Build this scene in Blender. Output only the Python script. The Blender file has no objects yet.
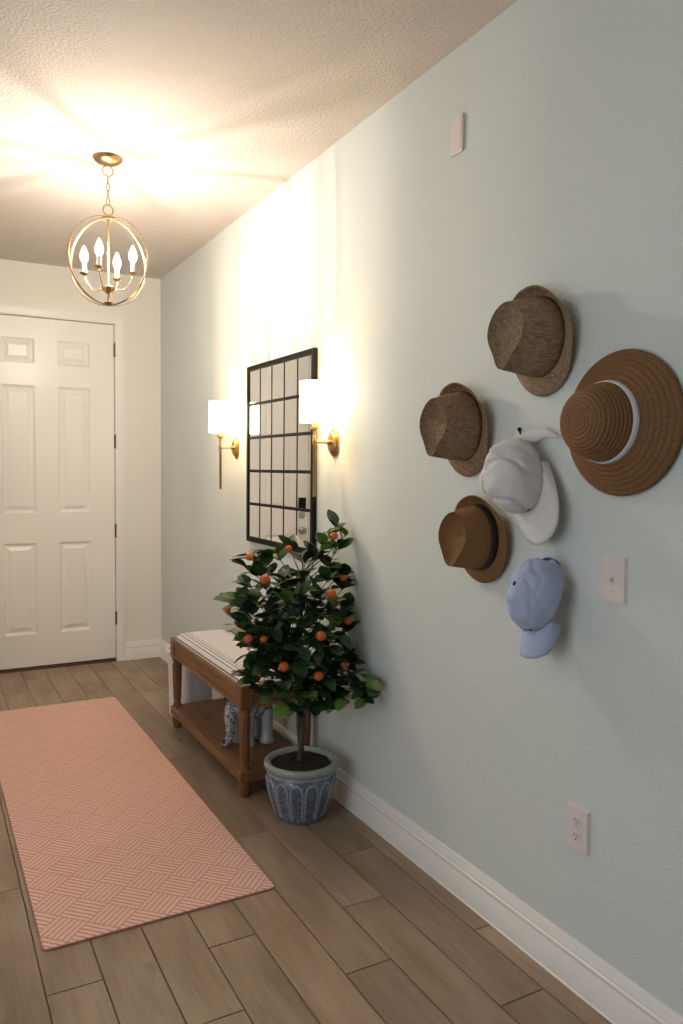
import bpy, bmesh, math, random
from mathutils import Vector, Matrix, Euler
random.seed(7)
PI = math.pi
scn = bpy.context.scene
C = scn.collection

# ------------------------------------------------------------------ camera
D, CZ, YAW, PITCH, ROLL, F = 1.5648, 1.428, 0.497, -0.0559, 0.0101, 771.8
L, H = 5.7187, 2.8095                       # far (door) wall, ceiling height
fw = Vector((math.sin(YAW)*math.cos(PITCH), math.cos(YAW)*math.cos(PITCH), math.sin(PITCH)))
r0 = Vector((math.cos(YAW), -math.sin(YAW), 0)); u0 = r0.cross(fw)
rt = math.cos(ROLL)*r0 + math.sin(ROLL)*u0
up = -math.sin(ROLL)*r0 + math.cos(ROLL)*u0
CAM = Vector((-D, 0, CZ))
cd = bpy.data.cameras.new('camera'); cam = bpy.data.objects.new('camera', cd); C.objects.link(cam)
cam.matrix_world = Matrix(((rt.x, up.x, -fw.x, CAM.x), (rt.y, up.y, -fw.y, CAM.y), (rt.z, up.z, -fw.z, CAM.z), (0, 0, 0, 1)))
cd.sensor_fit = 'HORIZONTAL'; cd.sensor_width = 36; cd.lens = F/683*36; cd.clip_start = 0.02
scn.camera = cam

# ------------------------------------------------------------------ world, daylight, exposure
scn.view_settings.view_transform = 'Standard'; scn.view_settings.look = 'None'
scn.view_settings.gamma = 1; scn.view_settings.use_curve_mapping = False
scn.view_settings.exposure = 0.40
w = bpy.data.worlds.new('world'); scn.world = w; w.use_nodes = True
w.node_tree.nodes['Background'].inputs[0].default_value = (.75, .86, 1, 1)
w.node_tree.nodes['Background'].inputs[1].default_value = 1.0
def area(name, loc, rot, sx, sy, power, col):
    l = bpy.data.lights.new(name, 'AREA'); l.shape = 'RECTANGLE'; l.size = sx; l.size_y = sy
    l.energy = power; l.color = col
    o = bpy.data.objects.new(name, l); C.objects.link(o); o.location = loc; o.rotation_euler = rot
    return o
# added fill lamp for cool daylight from the left, at an unseen window
area('daylight_fill', (-3.84, .75, 1.30), (0, -PI/2, 0), 2.0, 2.5, 15, (.88, .94, 1))
# warm fill lamps added under the unseen ceiling to the left; no fixtures modelled
for i, (lx, ly) in enumerate(((-2.5, .3), (-2.5, 1.7))):
    l = bpy.data.lights.new('fill_light', 'AREA'); l.shape = 'DISK'; l.size = .16; l.energy = 3; l.color = (1, .86, .70)
    o = bpy.data.objects.new('fill_lamp', l); C.objects.link(o); o.location = (lx, ly, H-.012)

# ------------------------------------------------------------------ material helpers
def mat(name, col, rough=.5, metal=0, spec=.5, coat=0):
    m = bpy.data.materials.new(name); m.use_nodes = True
    b = m.node_tree.nodes['Principled BSDF']
    b.inputs['Base Color'].default_value = (*col, 1); b.inputs['Roughness'].default_value = rough
    b.inputs['Metallic'].default_value = metal; b.inputs['Specular IOR Level'].default_value = spec
    b.inputs['Coat Weight'].default_value = coat
    return m
class NT:
    def __init__(s, m): s.m = m; s.t = m.node_tree; s.b = s.t.nodes['Principled BSDF']
    def n(s, typ, **k):
        x = s.t.nodes.new(typ)
        for a, v in k.items(): setattr(x, a, v)
        return x
    def l(s, a, b): s.t.links.new(a, b)
    def setin(s, sock, v):
        if hasattr(v, 'is_output'): s.l(v, sock)
        else: sock.default_value = v
    def math(s, op, a, b=0.0):
        x = s.n('ShaderNodeMath', operation=op); s.setin(x.inputs[0], a); s.setin(x.inputs[1], b); return x.outputs[0]
    def noise(s, vec, scale, detail=3, rough=.5):
        x = s.n('ShaderNodeTexNoise'); x.inputs['Scale'].default_value = scale; x.inputs['Detail'].default_value = detail
        x.inputs['Roughness'].default_value = rough; s.l(vec, x.inputs['Vector']); return x.outputs['Fac']
    def obj(s): return s.n('ShaderNodeTexCoord').outputs['Object']
    def geo(s): return s.n('ShaderNodeNewGeometry').outputs['Position']
    def vscale(s, v, sc):
        x = s.n('ShaderNodeVectorMath', operation='MULTIPLY'); s.l(v, x.inputs[0]); x.inputs[1].default_value = sc; return x.outputs[0]
    def ramp(s, fac, stops):
        x = s.n('ShaderNodeValToRGB'); e = x.color_ramp.elements
        while len(e) < len(stops): e.new(.5)
        for i, (p, c) in enumerate(stops): e[i].position = p; e[i].color = (*c, 1)
        s.l(fac, x.inputs[0]); return x.outputs[0]
    def mix(s, fac, a, b):
        x = s.n('ShaderNodeMix', data_type='RGBA'); s.setin(x.inputs[0], fac)
        for sock, v in ((x.inputs[6], a), (x.inputs[7], b)):
            if hasattr(v, 'is_output'): s.l(v, sock)
            else: sock.default_value = (*v, 1)
        return x.outputs[2]
    def color(s, c): s.l(c, s.b.inputs['Base Color'])
    def bump(s, h, strength=.3, dist=.01):
        x = s.n('ShaderNodeBump'); x.inputs['Strength'].default_value = strength; x.inputs['Distance'].default_value = dist
        s.l(h, x.inputs['Height']); s.l(x.outputs[0], s.b.inputs['Normal'])
def noisy(name, a, b, scale=20, rough=.5, metal=0, bump=0, bdist=.004, stretch=(1, 1, 1), detail=4, spec=.5, coat=0):
    m = mat(name, a, rough, metal, spec, coat); t = NT(m); v = t.vscale(t.obj(), stretch)
    f = t.noise(v, scale, detail); t.color(t.ramp(f, [(.3, a), (.7, b)]))
    if bump: t.bump(f, bump, bdist)
    return m

M = {}
def wallmat(name, a, b, scale, strength, dist):
    m = mat(name, a, .72, spec=.3); t = NT(m); g = t.geo()
    t.color(t.ramp(t.noise(g, 1.3, 2), [(.3, a), (.7, b)]))
    f = t.noise(g, scale, 2, .5); f2 = t.ramp(f, [(.42, (0, 0, 0)), (.62, (1, 1, 1))])
    t.bump(f2, strength, dist); return m
M['aqua'] = wallmat('aqua_wall_paint', (.625, .675, .655), (.64, .69, .67), 160, .22, .003)
M['cream'] = wallmat('warm_white_wall_paint', (.81, .79, .745), (.82, .80, .755), 160, .2, .003)
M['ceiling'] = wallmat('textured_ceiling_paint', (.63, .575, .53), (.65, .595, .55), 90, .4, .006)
M['trim'] = noisy('white_trim_paint', (.83, .815, .79), (.81, .795, .77), 8, .38)
M['door'] = noisy('white_door_paint', (.86, .845, .825), (.85, .835, .815), 6, .32)
M['grout'] = noisy('grout', (.12, .10, .08), (.16, .13, .105), 60, .9)

def woodtile():
    m = mat('wood_look_tile', (.3, .22, .16), .42, spec=.4); t = NT(m)
    oi = t.n('ShaderNodeObjectInfo'); rnd = oi.outputs['Random']
    off = t.n('ShaderNodeCombineXYZ'); t.l(t.math('MULTIPLY', rnd, 37.0), off.inputs[0]); t.l(t.math('MULTIPLY', rnd, 91.0), off.inputs[1])
    v = t.n('ShaderNodeVectorMath', operation='ADD'); t.l(t.obj(), v.inputs[0]); t.l(off.outputs[0], v.inputs[1]); v = v.outputs[0]
    g = t.noise(t.vscale(v, (60, 4, 4)), 1, 5, .6); big = t.noise(t.vscale(v, (9, 2.2, 2)), 1, 3, .5)
    base = t.ramp(big, [(.25, (.225, .153, .100)), (.5, (.305, .218, .153)), (.78, (.375, .284, .211))])
    fine = t.ramp(g, [(.3, (.72, .70, .68)), (.55, (1, 1, 1)), (.8, (1.0, 1.0, 1.0))])
    x = t.n('ShaderNodeMix', data_type='RGBA', blend_type='MULTIPLY'); x.inputs[0].default_value = .75; t.l(base, x.inputs[6]); t.l(fine, x.inputs[7])
    hv = t.n('ShaderNodeHueSaturation'); t.l(x.outputs[2], hv.inputs['Color'])
    t.l(t.math('ADD', t.math('MULTIPLY', rnd, .22), .90), hv.inputs['Value'])
    kn = t.noise(t.vscale(v, (9, 5, 5)), 1.3, 1, .5)
    kk = t.ramp(kn, [(.68, (1, 1, 1)), (.8, (.6, .57, .55))])
    y = t.n('ShaderNodeMix', data_type='RGBA', blend_type='MULTIPLY'); y.inputs[0].default_value = .7; t.l(hv.outputs[0], y.inputs[6]); t.l(kk, y.inputs[7])
    t.color(y.outputs[2]); t.bump(g, .12, .002); return m
M['tile'] = woodtile()

def wood(name, a, b, c, stretch=(30, 3, 30), rough=.45):
    m = mat(name, b, rough, spec=.35); t = NT(m); v = t.vscale(t.obj(), stretch)
    f = t.noise(v, 1, 5, .6); t.color(t.ramp(f, [(.25, a), (.5, b), (.75, c)])); t.bump(f, .15, .002); return m
M['oak_y'] = wood('oiled_oak_long', (.11, .047, .018), (.215, .098, .040), (.30, .15, .066), (40, 3, 40))
M['oak_x'] = wood('oiled_oak_cross', (.11, .047, .018), (.215, .098, .040), (.30, .15, .066), (3, 40, 40))
M['oak_z'] = wood('oiled_oak_upright', (.10, .043, .017), (.19, .085, .034), (.265, .13, .056), (40, 40, 3))
M['shelf'] = wood('oak_shelf_board', (.12, .055, .022), (.205, .10, .044), (.28, .145, .068), (30, 2.5, 30))

def rugmat():
    m = mat('coral_basketweave_rug', (.8, .45, .35), .95, spec=.1); t = NT(m)
    sp = t.n('ShaderNodeSeparateXYZ'); o = t.obj(); t.l(o, sp.inputs[0]); x, y = sp.outputs[0], sp.outputs[1]
    S = .108*math.sqrt(2)
    wob = t.math('MULTIPLY', t.math('SUBTRACT', t.noise(o, 60, 2), .5), .05)
    u = t.math('ADD', t.math('DIVIDE', t.math('ADD', x, y), S), wob); v = t.math('ADD', t.math('DIVIDE', t.math('SUBTRACT', x, y), S), wob)
    par = t.math('FLOORED_MODULO', t.math('ADD', t.math('FLOOR', u), t.math('FLOOR', v)), 2.0)
    cu = t.math('MULTIPLY', u, t.math('SUBTRACT', 1.0, par)); cv = t.math('MULTIPLY', v, par)
    fr = t.math('FRACT', t.math('MULTIPLY', t.math('ADD', cu, cv), 6.0))
    tri = t.math('MULTIPLY', t.math('ABSOLUTE', t.math('SUBTRACT', fr, .5)), 2.0)     # 0 in mid stripe, 1 at groove
    nz = t.noise(o, 240, 2, .6)
    k = t.math('ADD', tri, t.math('MULTIPLY', t.math('SUBTRACT', nz, .5), .9))
    # cell outline grooves
    fu = t.math('ABSOLUTE', t.math('SUBTRACT', t.math('FRACT', u), .5)); fv = t.math('ABSOLUTE', t.math('SUBTRACT', t.math('FRACT', v), .5))
    edge = t.math('GREATER_THAN', t.math('MAXIMUM', fu, fv), .47)
    k = t.math('MAXIMUM', k, t.math('MULTIPLY', edge, .72))
    c = t.ramp(k, [(.40, (.82, .58, .505)), (.85, (.56, .25, .20))])
    big = t.noise(o, 5, 3); c = t.mix(t.math('ADD', t.math('MULTIPLY', big, .25), t.math('MULTIPLY', par, .22)), c, (.70, .46, .395))
    t.color(c); t.bump(t.math('SUBTRACT', 1.0, k), .35, .003); return m
M['rug'] = rugmat()
M['rug_edge'] = noisy('rug_binding', (.30, .13, .10), (.42, .2, .16), 90, .95)

M['black_metal'] = noisy('black_frame_metal', (.008, .008, .0075), (.014, .0135, .013), 30, .55, 0, spec=.1)
M['mirror'] = mat('mirror_glass', (.86, .87, .86), .015, 1)
M['brass'] = noisy('aged_brass', (.42, .255, .10), (.55, .35, .15), 25, .3, 1)
M['gold'] = noisy('antique_gold', (.36, .25, .125), (.48, .34, .18), 25, .32, 1)
M['bronze'] = noisy('dark_bronze', (.10, .075, .05), (.15, .11, .07), 40, .4, .9)
M['nickel'] = noisy('satin_nickel', (.42, .41, .39), (.5, .49, .47), 40, .3, 1)
M['plate'] = noisy('switch_plate_plastic', (.72, .66, .62), (.74, .68, .64), 5, .35)
M['slot'] = noisy('socket_slot', (.06, .05, .045), (.09, .08, .07), 20, .6)
M['soil'] = noisy('potting_soil', (.007, .006, .005), (.02, .016, .012), 90, .95, bump=1, bdist=.01)
M['bark'] = noisy('bark', (.035, .03, .014), (.08, .07, .032), 30, .8, bump=.5, stretch=(3, 3, 1))
M['twig'] = noisy('green_twig', (.018, .026, .010), (.03, .04, .015), 30, .8)
M['white_plastic'] = noisy('white_enamel', (.76, .75, .76), (.79, .78, .78), 5, .4)

def emis(name, col, strength):
    m = mat(name, col, .5); b = m.node_tree.nodes['Principled BSDF']
    b.inputs['Emission Color'].default_value = (*col, 1); b.inputs['Emission Strength'].default_value = strength; return m
M['filament'] = emis('glowing_filament', (1, .86, .71), 5600)
def envelope():
    m = bpy.data.materials.new('lit_clear_bulb_glass'); m.use_nodes = True; t = m.node_tree; t.nodes.clear()
    o = t.nodes.new('ShaderNodeOutputMaterial'); mx = t.nodes.new('ShaderNodeMixShader'); tr_ = t.nodes.new('ShaderNodeBsdfTransparent'); e = t.nodes.new('ShaderNodeEmission')
    e.inputs[0].default_value = (1, .9, .75, 1); e.inputs[1].default_value = 9; mx.inputs[0].default_value = .22
    t.links.new(tr_.outputs[0], mx.inputs[1]); t.links.new(e.outputs[0], mx.inputs[2]); t.links.new(mx.outputs[0], o.inputs[0]); return m
M['bulb'] = envelope()
M['shade'] = emis('lit_opal_glass_shade', (1, .82, .52), 10)
M['sconce_bulb'] = emis('lit_sconce_bulb', (1, .80, .48), 100)

# ------------------------------------------------------------------ geometry helpers
def link(name, me, m, parent=None, loc=None, rot=None, smooth=False, angle=None):
    if isinstance(me, bmesh.types.BMesh):
        bm = me; bmesh.ops.recalc_face_normals(bm, faces=bm.faces)
        me = bpy.data.meshes.new(name); bm.to_mesh(me); bm.free()
    if m is not None and len(me.materials) == 0: me.materials.append(m)
    if smooth or angle:
        for p in me.polygons: p.use_smooth = True
        if angle: me.set_sharp_from_angle(angle=math.radians(angle))
    o = bpy.data.objects.new(name, me); C.objects.link(o)
    if parent: o.parent = parent
    if loc: o.location = loc
    if rot: o.rotation_euler = rot
    return o
def thing(name, label, cat, loc=(0, 0, 0), rot=(0, 0, 0), group=None):
    o = bpy.data.objects.new(name, None); C.objects.link(o); o.empty_display_size = .05
    o.location = loc; o.rotation_euler = rot; tag(o, label, cat, group); return o
def tag(o, label, cat, group=None):
    o['label'] = label; o['category'] = cat
    if group: o['group'] = group
    return o
def struct(o, label=None):
    o['kind'] = 'structure'
    if label: o['label'] = label
    return o
def box(bm, a, b, bev=0, seg=1):
    x0, y0, z0 = a; x1, y1, z1 = b
    r = bmesh.ops.create_cube(bm, size=1, matrix=Matrix.Translation(((x0+x1)/2, (y0+y1)/2, (z0+z1)/2)) @ Matrix.Diagonal((abs(x1-x0), abs(y1-y0), abs(z1-z0), 1)))
    if bev:
        es = set(e for v in r['verts'] for e in v.link_edges)
        bmesh.ops.bevel(bm, geom=list(es), offset=bev, segments=seg, affect='EDGES', profile=.5)
    return bm
def nb(): return bmesh.new()
def lathe(bm, prof, n=32, center=(0, 0, 0), fn=None, closed=False):
    """prof: (r,z) list bottom to top around Z; fn(theta,r,z)->r"""
    rings = []
    for (r, z) in prof:
        if r < 1e-5: rings.append([bm.verts.new((center[0], center[1], center[2]+z))]); continue
        ring = []
        for i in range(n):
            t = 2*PI*i/n; q = fn(t, r, z) if fn else r
            ring.append(bm.verts.new((center[0]+q*math.cos(t), center[1]+q*math.sin(t), center[2]+z)))
        rings.append(ring)
    for a, b in zip(rings, rings[1:]):
        for i in range(n):
            j = (i+1) % n
            if len(a) == 1 and len(b) == 1: continue
            if len(a) == 1: bm.faces.new((a[0], b[i], b[j]))
            elif len(b) == 1: bm.faces.new((a[i], a[j], b[0]))
            else: bm.faces.new((a[i], a[j], b[j], b[i]))
    return bm
def tube(bm, pts, rad, n=8, closed=False, cap=True):
    pts = [Vector(p) for p in pts]; N = len(pts)
    rads = rad if isinstance(rad, (list, tuple)) else [rad]*N
    rings = []; ref = None
    for i, p in enumerate(pts):
        a = pts[(i-1) % N] if (closed or i) else pts[0]; b = pts[(i+1) % N] if (closed or i < N-1) else pts[-1]
        d = (b-a).normalized()
        if ref is None: ref = Vector((0, 0, 1)) if abs(d.z) < .9 else Vector((1, 0, 0))
        s = ref.cross(d)
        if s.length < 1e-4: s = d.orthogonal()
        s.normalize(); t = d.cross(s).normalized(); ref = t
        # keep frame continuous
        rings.append([bm.verts.new(p + (s*math.cos(2*PI*k/n)+t*math.sin(2*PI*k/n))*rads[i]) for k in range(n)])
        ref = t.cross(d) * 0 + t
    M_ = N if closed else N-1
    for i in range(M_):
        a, b = rings[i], rings[(i+1) % N]
        off = 0
        if closed and i == N-1:
            off = min(range(n), key=lambda o: (a[0].co-b[o].co).length)
        for k in range(n):
            bm.faces.new((a[k], a[(k+1) % n], b[(k+1+off) % n], b[(k+off) % n]))
    if cap and not closed:
        bm.faces.new(rings[0][::-1]); bm.faces.new(rings[-1])
    return bm
def extrude_profile(bm, prof, axis, a, b):
    """prof list of (p,q); axis 'y': p->x q->z ; axis 'x': p->y q->z"""
    def P(p, q, t): return (p, t, q) if axis == 'y' else (t, p, q)
    A = [bm.verts.new(P(p, q, a)) for p, q in prof]; B = [bm.verts.new(P(p, q, b)) for p, q in prof]
    n = len(prof)
    for i in range(n): bm.faces.new((A[i], A[(i+1) % n], B[(i+1) % n], B[i]))
    bm.faces.new(A[::-1]); bm.faces.new(B); return bm
def pix(px, py, dist_fn=None, plane='y', val=0):
    """a point of the room seen at a photograph pixel, on an axis plane"""
    d = fw + rt*((px-341.5)/F) - up*((py-512)/F)
    i = 'xyz'.index(plane); t = (val-CAM[i])/d[i]
    return CAM + d*t

# ------------------------------------------------------------------ room shell
XL, YB = -3.9, -3.1
bm = nb(); box(bm, (XL, YB, -.12), (.2, L+.2, -.0045)); floor = struct(link('floor', bm, M['grout']), 'grey-brown wood-look plank tile floor')
PW, PL, G = .152, .905, .0035
cache = {}
def plank_mesh(wd, ln):
    k = (round(wd, 4), round(ln, 4))
    if k not in cache:
        b = nb(); box(b, (-wd/2, -ln/2, -.0095), (wd/2, ln/2, 0), .0012)
        me = bpy.data.meshes.new('plank'); bmesh.ops.recalc_face_normals(b, faces=b.faces); b.to_mesh(b_ := me); b.free(); me.materials.append(M['tile']); cache[k] = me
    return cache[k]
row0 = -.082
count = 0
for i in range(-1, 17):
    x1 = row0 - (i)*PW; x0 = x1-PW      # row spans x0..x1
    X0, X1 = x0+G/2, min(x1-G/2, .0)
    if X1-X0 < .01 or x1 < -2.6: continue
    ph = {0: 1.535, 1: 2.135, 2: 1.84}[(i) % 3]
    k = math.floor((-.5-ph)/PL)
    y = ph + k*PL
    while y < L:
        Y0, Y1 = y+G/2, min(y+PL-G/2, L)
        if Y1-Y0 > .02:
            link('plank', plank_mesh(X1-X0, Y1-Y0), None, floor, ((X0+X1)/2, (Y0+Y1)/2, 0)); count += 1
        y += PL
# beyond the view the same floor goes on as one joined piece
bm = nb()
box(bm, (XL+.01, YB+.01, -.0095), (.0, -.55, -.0002)); box(bm, (XL+.01, -.55, -.0095), (-2.67, L, -.0002))
o = link('plank_field', bm, M['tile'], floor); o['kind'] = 'stuff'

bm = nb(); box(bm, (0, YB, -.1), (.15, L+.15, H+.1)); struct(link('wall_right', bm, M['aqua']), 'pale aqua textured wall')
bm = nb(); WY0, WY1, WZ0, WZ1 = -.55, 2.05, .25, 2.35
box(bm, (XL-.15, YB, -.1), (XL, WY0, H+.1)); box(bm, (XL-.15, WY1, -.1), (XL, L+.15, H+.1)); box(bm, (XL-.15, WY0, -.1), (XL, WY1, WZ0)); box(bm, (XL-.15, WY0, WZ1), (XL, WY1, H+.1))
struct(link('wall_left', bm, M['aqua']))
# hall partition on the left of the entry, the room is wider behind the camera
bm = nb(); box(bm, (-2.25, 3.6, -.1), (-2.12, L+.15, H)); struct(link('wall_partition', bm, M['cream']))
bm = nb(); box(bm, (XL, 3.6, -.1), (-2.25, 3.73, H)); struct(link('wall_partition_return', bm, M['cream']))
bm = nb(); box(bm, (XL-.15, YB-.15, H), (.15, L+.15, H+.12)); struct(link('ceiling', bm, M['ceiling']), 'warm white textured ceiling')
DX0, DX1, DT = -1.2625, -.3355, 2.447
bm = nb(); box(bm, (XL, L, -.1), (DX0, L+.15, H)); box(bm, (DX1, L, -.1), (0, L+.15, H)); box(bm, (DX0, L, DT), (DX1, L+.15, H))
struct(link('wall_far', bm, M['cream']), 'cream wall around the front door')
bm = nb(); box(bm, (DX0-.05, L+.15, -.1), (DX1+.05, L+.17, DT+.05)); struct(link('wall_outside', bm, M['cream']))
bm = nb(); box(bm, (XL, YB-.12, -.1), (0, YB, H)); struct(link('wall_behind', bm, M['aqua']))
bm = nb()
for y in (WY0, .28, 1.16, WY1-.06): box(bm, (XL-.09, y, WZ0), (XL-.04, y+.06, WZ1))
box(bm, (XL-.09, WY0, WZ0), (XL-.04, WY1, WZ0+.07)); box(bm, (XL-.09, WY0, WZ1-.07), (XL-.04, WY1, WZ1))
struct(link('window_1', bm, M['trim']))  # unseen window, put in to admit the daylight fill

# baseboards
BP = [(0, 0), (.0205, 0), (.0205, .0035), (.018, .005), (.0175, .078), (.0145, .083), (.0145, .090), (.0165, .093), (.0165, .098), (.012, .1015), (.012, .109), (.0105, .113), (.0075, .121), (.006, .131), (.0045, .1335), (0, .1335)]
bm = nb(); extrude_profile(bm, [(-p, q) for p, q in BP], 'y', YB, L-.003); struct(link('baseboard_right', bm, M['trim'], angle=35), 'white stepped baseboard')
bm = nb(); extrude_profile(bm, [(L-p, q) for p, q in BP], 'x', -.2665, -.0); struct(link('baseboard_far', bm, M['trim'], angle=35))
bm = nb(); extrude_profile(bm, [(L-p, q) for p, q in BP], 'x', -2.12, DX0-.071); struct(link('baseboard_far_left', bm, M['trim'], angle=35))

# door casing
CP = [(0, 0), (0, .007), (.01, .011), (.05, .015), (.07, .015), (.07, 0)]
def casing_upright(xin, sgn):
    b = nb(); A = []
    for z in (0, DT+.0): A.append([b.verts.new((xin+sgn*p, L-q, z)) for p, q in CP])
    # mitred top
    for v, (p, q) in zip(A[1], CP): v.co.z = DT+p
    n = len(CP)
    for i in range(n): b.faces.new((A[0][i], A[0][(i+1) % n], A[1][(i+1) % n], A[1][i]))
    b.faces.new(A[0][::-1]); b.faces.new(A[1]); return b
tr = struct(link('trim_1', casing_upright(DX1, 1), M['trim']), 'white door casing'); link('casing_upright', casing_upright(DX0, -1), M['trim'], tr)
b = nb(); A = [[b.verts.new((DX0-p, L-q, DT+p)) for p, q in CP], [b.verts.new((DX1+p, L-q, DT+p)) for p, q in CP]]
for i in range(len(CP)): b.faces.new((A[0][i], A[0][(i+1) % len(CP)], A[1][(i+1) % len(CP)], A[1][i]))
b.faces.new(A[0][::-1]); b.faces.new(A[1]); link('casing_head', b, M['trim'], tr)

# door
dY = L+.006; zx = [DX0+.004, -1.09, -.875, -.725, -.51, DX1-.004]; zz = [.022, .25, .89, 1.10, 1.98, 2.13, 2.30, DT-.004]
bm = nb(); V = {}
for i, x in enumerate(zx):
    for k, z in enumerate(zz): V[i, k] = bm.verts.new((x, dY, z))
holes = [(i, k) for i in (1, 3) for k in (1, 3, 5)]
for i in range(5):
    for k in range(7):
        if (i, k) not in holes: bm.faces.new((V[i, k], V[i+1, k], V[i+1, k+1], V[i, k+1]))
box(bm, (zx[0], dY+.016, zz[0]), (zx[-1], dY+.045, zz[-1]))
for (xa, xb) in ((zx[0], zx[0]+1e-4), (zx[-1]-1e-4, zx[-1])): box(bm, (xa, dY, zz[0]), (xb, dY+.03, zz[-1]))
for (za, zb) in ((zz[0], zz[0]+1e-4), (zz[-1]-1e-4, zz[-1])): box(bm, (zx[0], dY, za), (zx[-1], dY+.03, zb))
me = bpy.data.meshes.new('door'); bm.to_mesh(me); bm.free()
door = struct(link('door_1', me, M['door']), 'white six-panel front door')
for (i, k) in holes:
    b = nb(); x0, x1, z0, z1 = zx[i], zx[i+1], zz[k], zz[k+1]
    rings = []
    for ins, dep in ((0, 0), (.006, .0055), (.014, .0125), (.022, .0135), (.030, .0115), (.048, .004), (.050, .0035)):
        rings.append([b.verts.new(p) for p in ((x0+ins, dY+dep, z0+ins), (x1-ins, dY+dep, z0+ins), (x1-ins, dY+dep, z1-ins), (x0+ins, dY+dep, z1-ins))])
    for p, q in zip(rings, rings[1:]):
        for s in range(4): b.faces.new((p[s], p[(s+1) % 4], q[(s+1) % 4], q[s]))
    b.faces.new(rings[-1]); link('panel', b, M['door'], door)
for z in (2.265, 1.608, .961, .319):
    b = nb(); lathe(b, [(0, -.052), (.004, -.052), (.0065, -.047), (.0065, .047), (.004, .052), (0, .052)], 12, (DX1+.001, L-.004, z)); box(b, (DX1-.006, L+.0005, z-.045), (DX1+.010, L+.004, z+.045))
    link('hinge', b, M['bronze'], door)
b = nb(); box(b, (DX0, L-.012, -.002), (DX1, L+.09, .014), .004); link('threshold', b, M['bronze'], door)
# lockset (seen in the mirror)
b = nb(); box(b, (-1.232, dY-.022, 1.095), (-1.168, dY, 1.19), .006, 2); kp = link('keypad_lock', b, M['black_metal'], door)
b = nb(); lathe(b, [(0, 0), (.030, 0), (.030, .006), (.024, .012), (0, .012)], 24); k2 = link('deadbolt_rose', b, M['nickel'], door, (-1.2, dY, 1.045), (PI/2, 0, 0), angle=40)
b = nb(); lathe(b, [(0, 0), (.032, 0), (.032, .006), (.014, .012), (.012, .03), (.024, .04), (.028, .052), (.022, .064), (0, .068)], 24); link('door_knob', b, M['nickel'], door, (-1.2, dY, .92), (PI/2, 0, 0), angle=40)

# ------------------------------------------------------------------ rug
RX0, RX1, RY0, RY1, RT = -1.286, -.537, 2.337, 4.80, .008
rug = thing('runner_rug', 'coral pink runner rug with diagonal basketweave pattern on the plank floor', 'rug', ((RX0+RX1)/2, (RY0+RY1)/2, 0), (0, 0, .004))
def rrect(hx, hy, r, n=6):
    out = []
    for cx, cy, a0 in ((hx-r, hy-r, 0), (-hx+r, hy-r, PI/2), (-hx+r, -hy+r, PI), (hx-r, -hy+r, 1.5*PI)):
        for i in range(n+1): t = a0+i*PI/2/n; out.append((cx+r*math.cos(t), cy+r*math.sin(t)))
    return out
hx, hy = (RX1-RX0)/2, (RY1-RY0)/2
b = nb(); lo = rrect(hx-.004, hy-.004, .016); hi = rrect(hx-.006, hy-.006, .016)
A = [b.verts.new((x, y, .0025)) for x, y in lo]; B = [b.verts.new((x, y, RT-.001)) for x, y in lo]; Cc = [b.verts.new((x*.998, y*.999, RT)) for x, y in hi]
n = len(A)
for P, Q in ((A, B), (B, Cc)):
    for i in range(n): b.faces.new((P[i], P[(i+1) % n], Q[(i+1) % n], Q[i]))
b.faces.new(Cc); b.faces.new(A[::-1]); link('woven_top', b, M['rug'], rug)
b = nb(); o1 = rrect(hx, hy, .02); A = [b.verts.new((x, y, .0)) for x, y in o1]; B = [b.verts.new((x, y, .006)) for x, y in o1]; Cc = [b.verts.new((x, y, .006)) for x, y in rrect(hx-.0045, hy-.0045, .016)]; Dd = [b.verts.new((x, y, 0)) for x, y in rrect(hx-.0045, hy-.0045, .016)]
for P, Q in ((A, B), (B, Cc), (Cc, Dd), (Dd, A)):
    for i in range(n): b.faces.new((P[i], P[(i+1) % n], Q[(i+1) % n], Q[i]))
link('edge_binding', b, M['rug_edge'], rug)

# ------------------------------------------------------------------ mirror
MY0, MY1, MZ0, MZ1 = 3.118, 3.932, 1.032, 1.968
mir = thing('grid_mirror', 'black-framed window-pane mirror of five by five panes between the brass sconces', 'mirror', (0, (MY0+MY1)/2, MZ0))
def mloc(bm_): bmesh.ops.translate(bm_, verts=bm_.verts, vec=(0, -(MY0+MY1)/2, -MZ0)); return bm_
fwid = .028
for nm, a, c in (('frame_stile', (MY0, MZ0), (MY0+fwid, MZ1)), ('frame_stile', (MY1-fwid, MZ0), (MY1, MZ1)), ('frame_rail', (MY0+fwid, MZ0), (MY1-fwid, MZ0+fwid)), ('frame_rail', (MY0+fwid, MZ1-fwid), (MY1-fwid, MZ1))):
    b = nb(); box(b, (-.0225, a[0], a[1]), (-.001, c[0], c[1]), .003); link(nm, mloc(b), M['black_metal'], mir)
iy0, iy1, iz0, iz1 = MY0+fwid, MY1-fwid, MZ0+fwid, MZ1-fwid
sy, sz = (iy1-iy0)/5, (iz1-iz0)/5
for k in range(1, 5):
    b = nb(); box(b, (-.0185, iy0+sy*k-.0055, iz0), (-.008, iy0+sy*k+.0055, iz1), .002); link('mullion', mloc(b), M['black_metal'], mir)
    b = nb(); box(b, (-.0190, iy0, iz0+sz*k-.0078), (-.008, iy1, iz0+sz*k+.0078), .002); link('crossbar', mloc(b), M['black_metal'], mir)
b = nb(); box(b, (-.0165, -sy/2+.001, -sz/2+.001), (-.008, sy/2-.001, sz/2-.001)); pm = None
for i in range(5):
    for k in range(5):
        lc = (0, iy0+sy*(i+.5)-(MY0+MY1)/2, iz0+sz*(k+.5)-MZ0)
        if pm is None: pm = link('pane', b, M['mirror'], mir, lc).data
        else: link('pane', pm, None, mir, lc)

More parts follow.
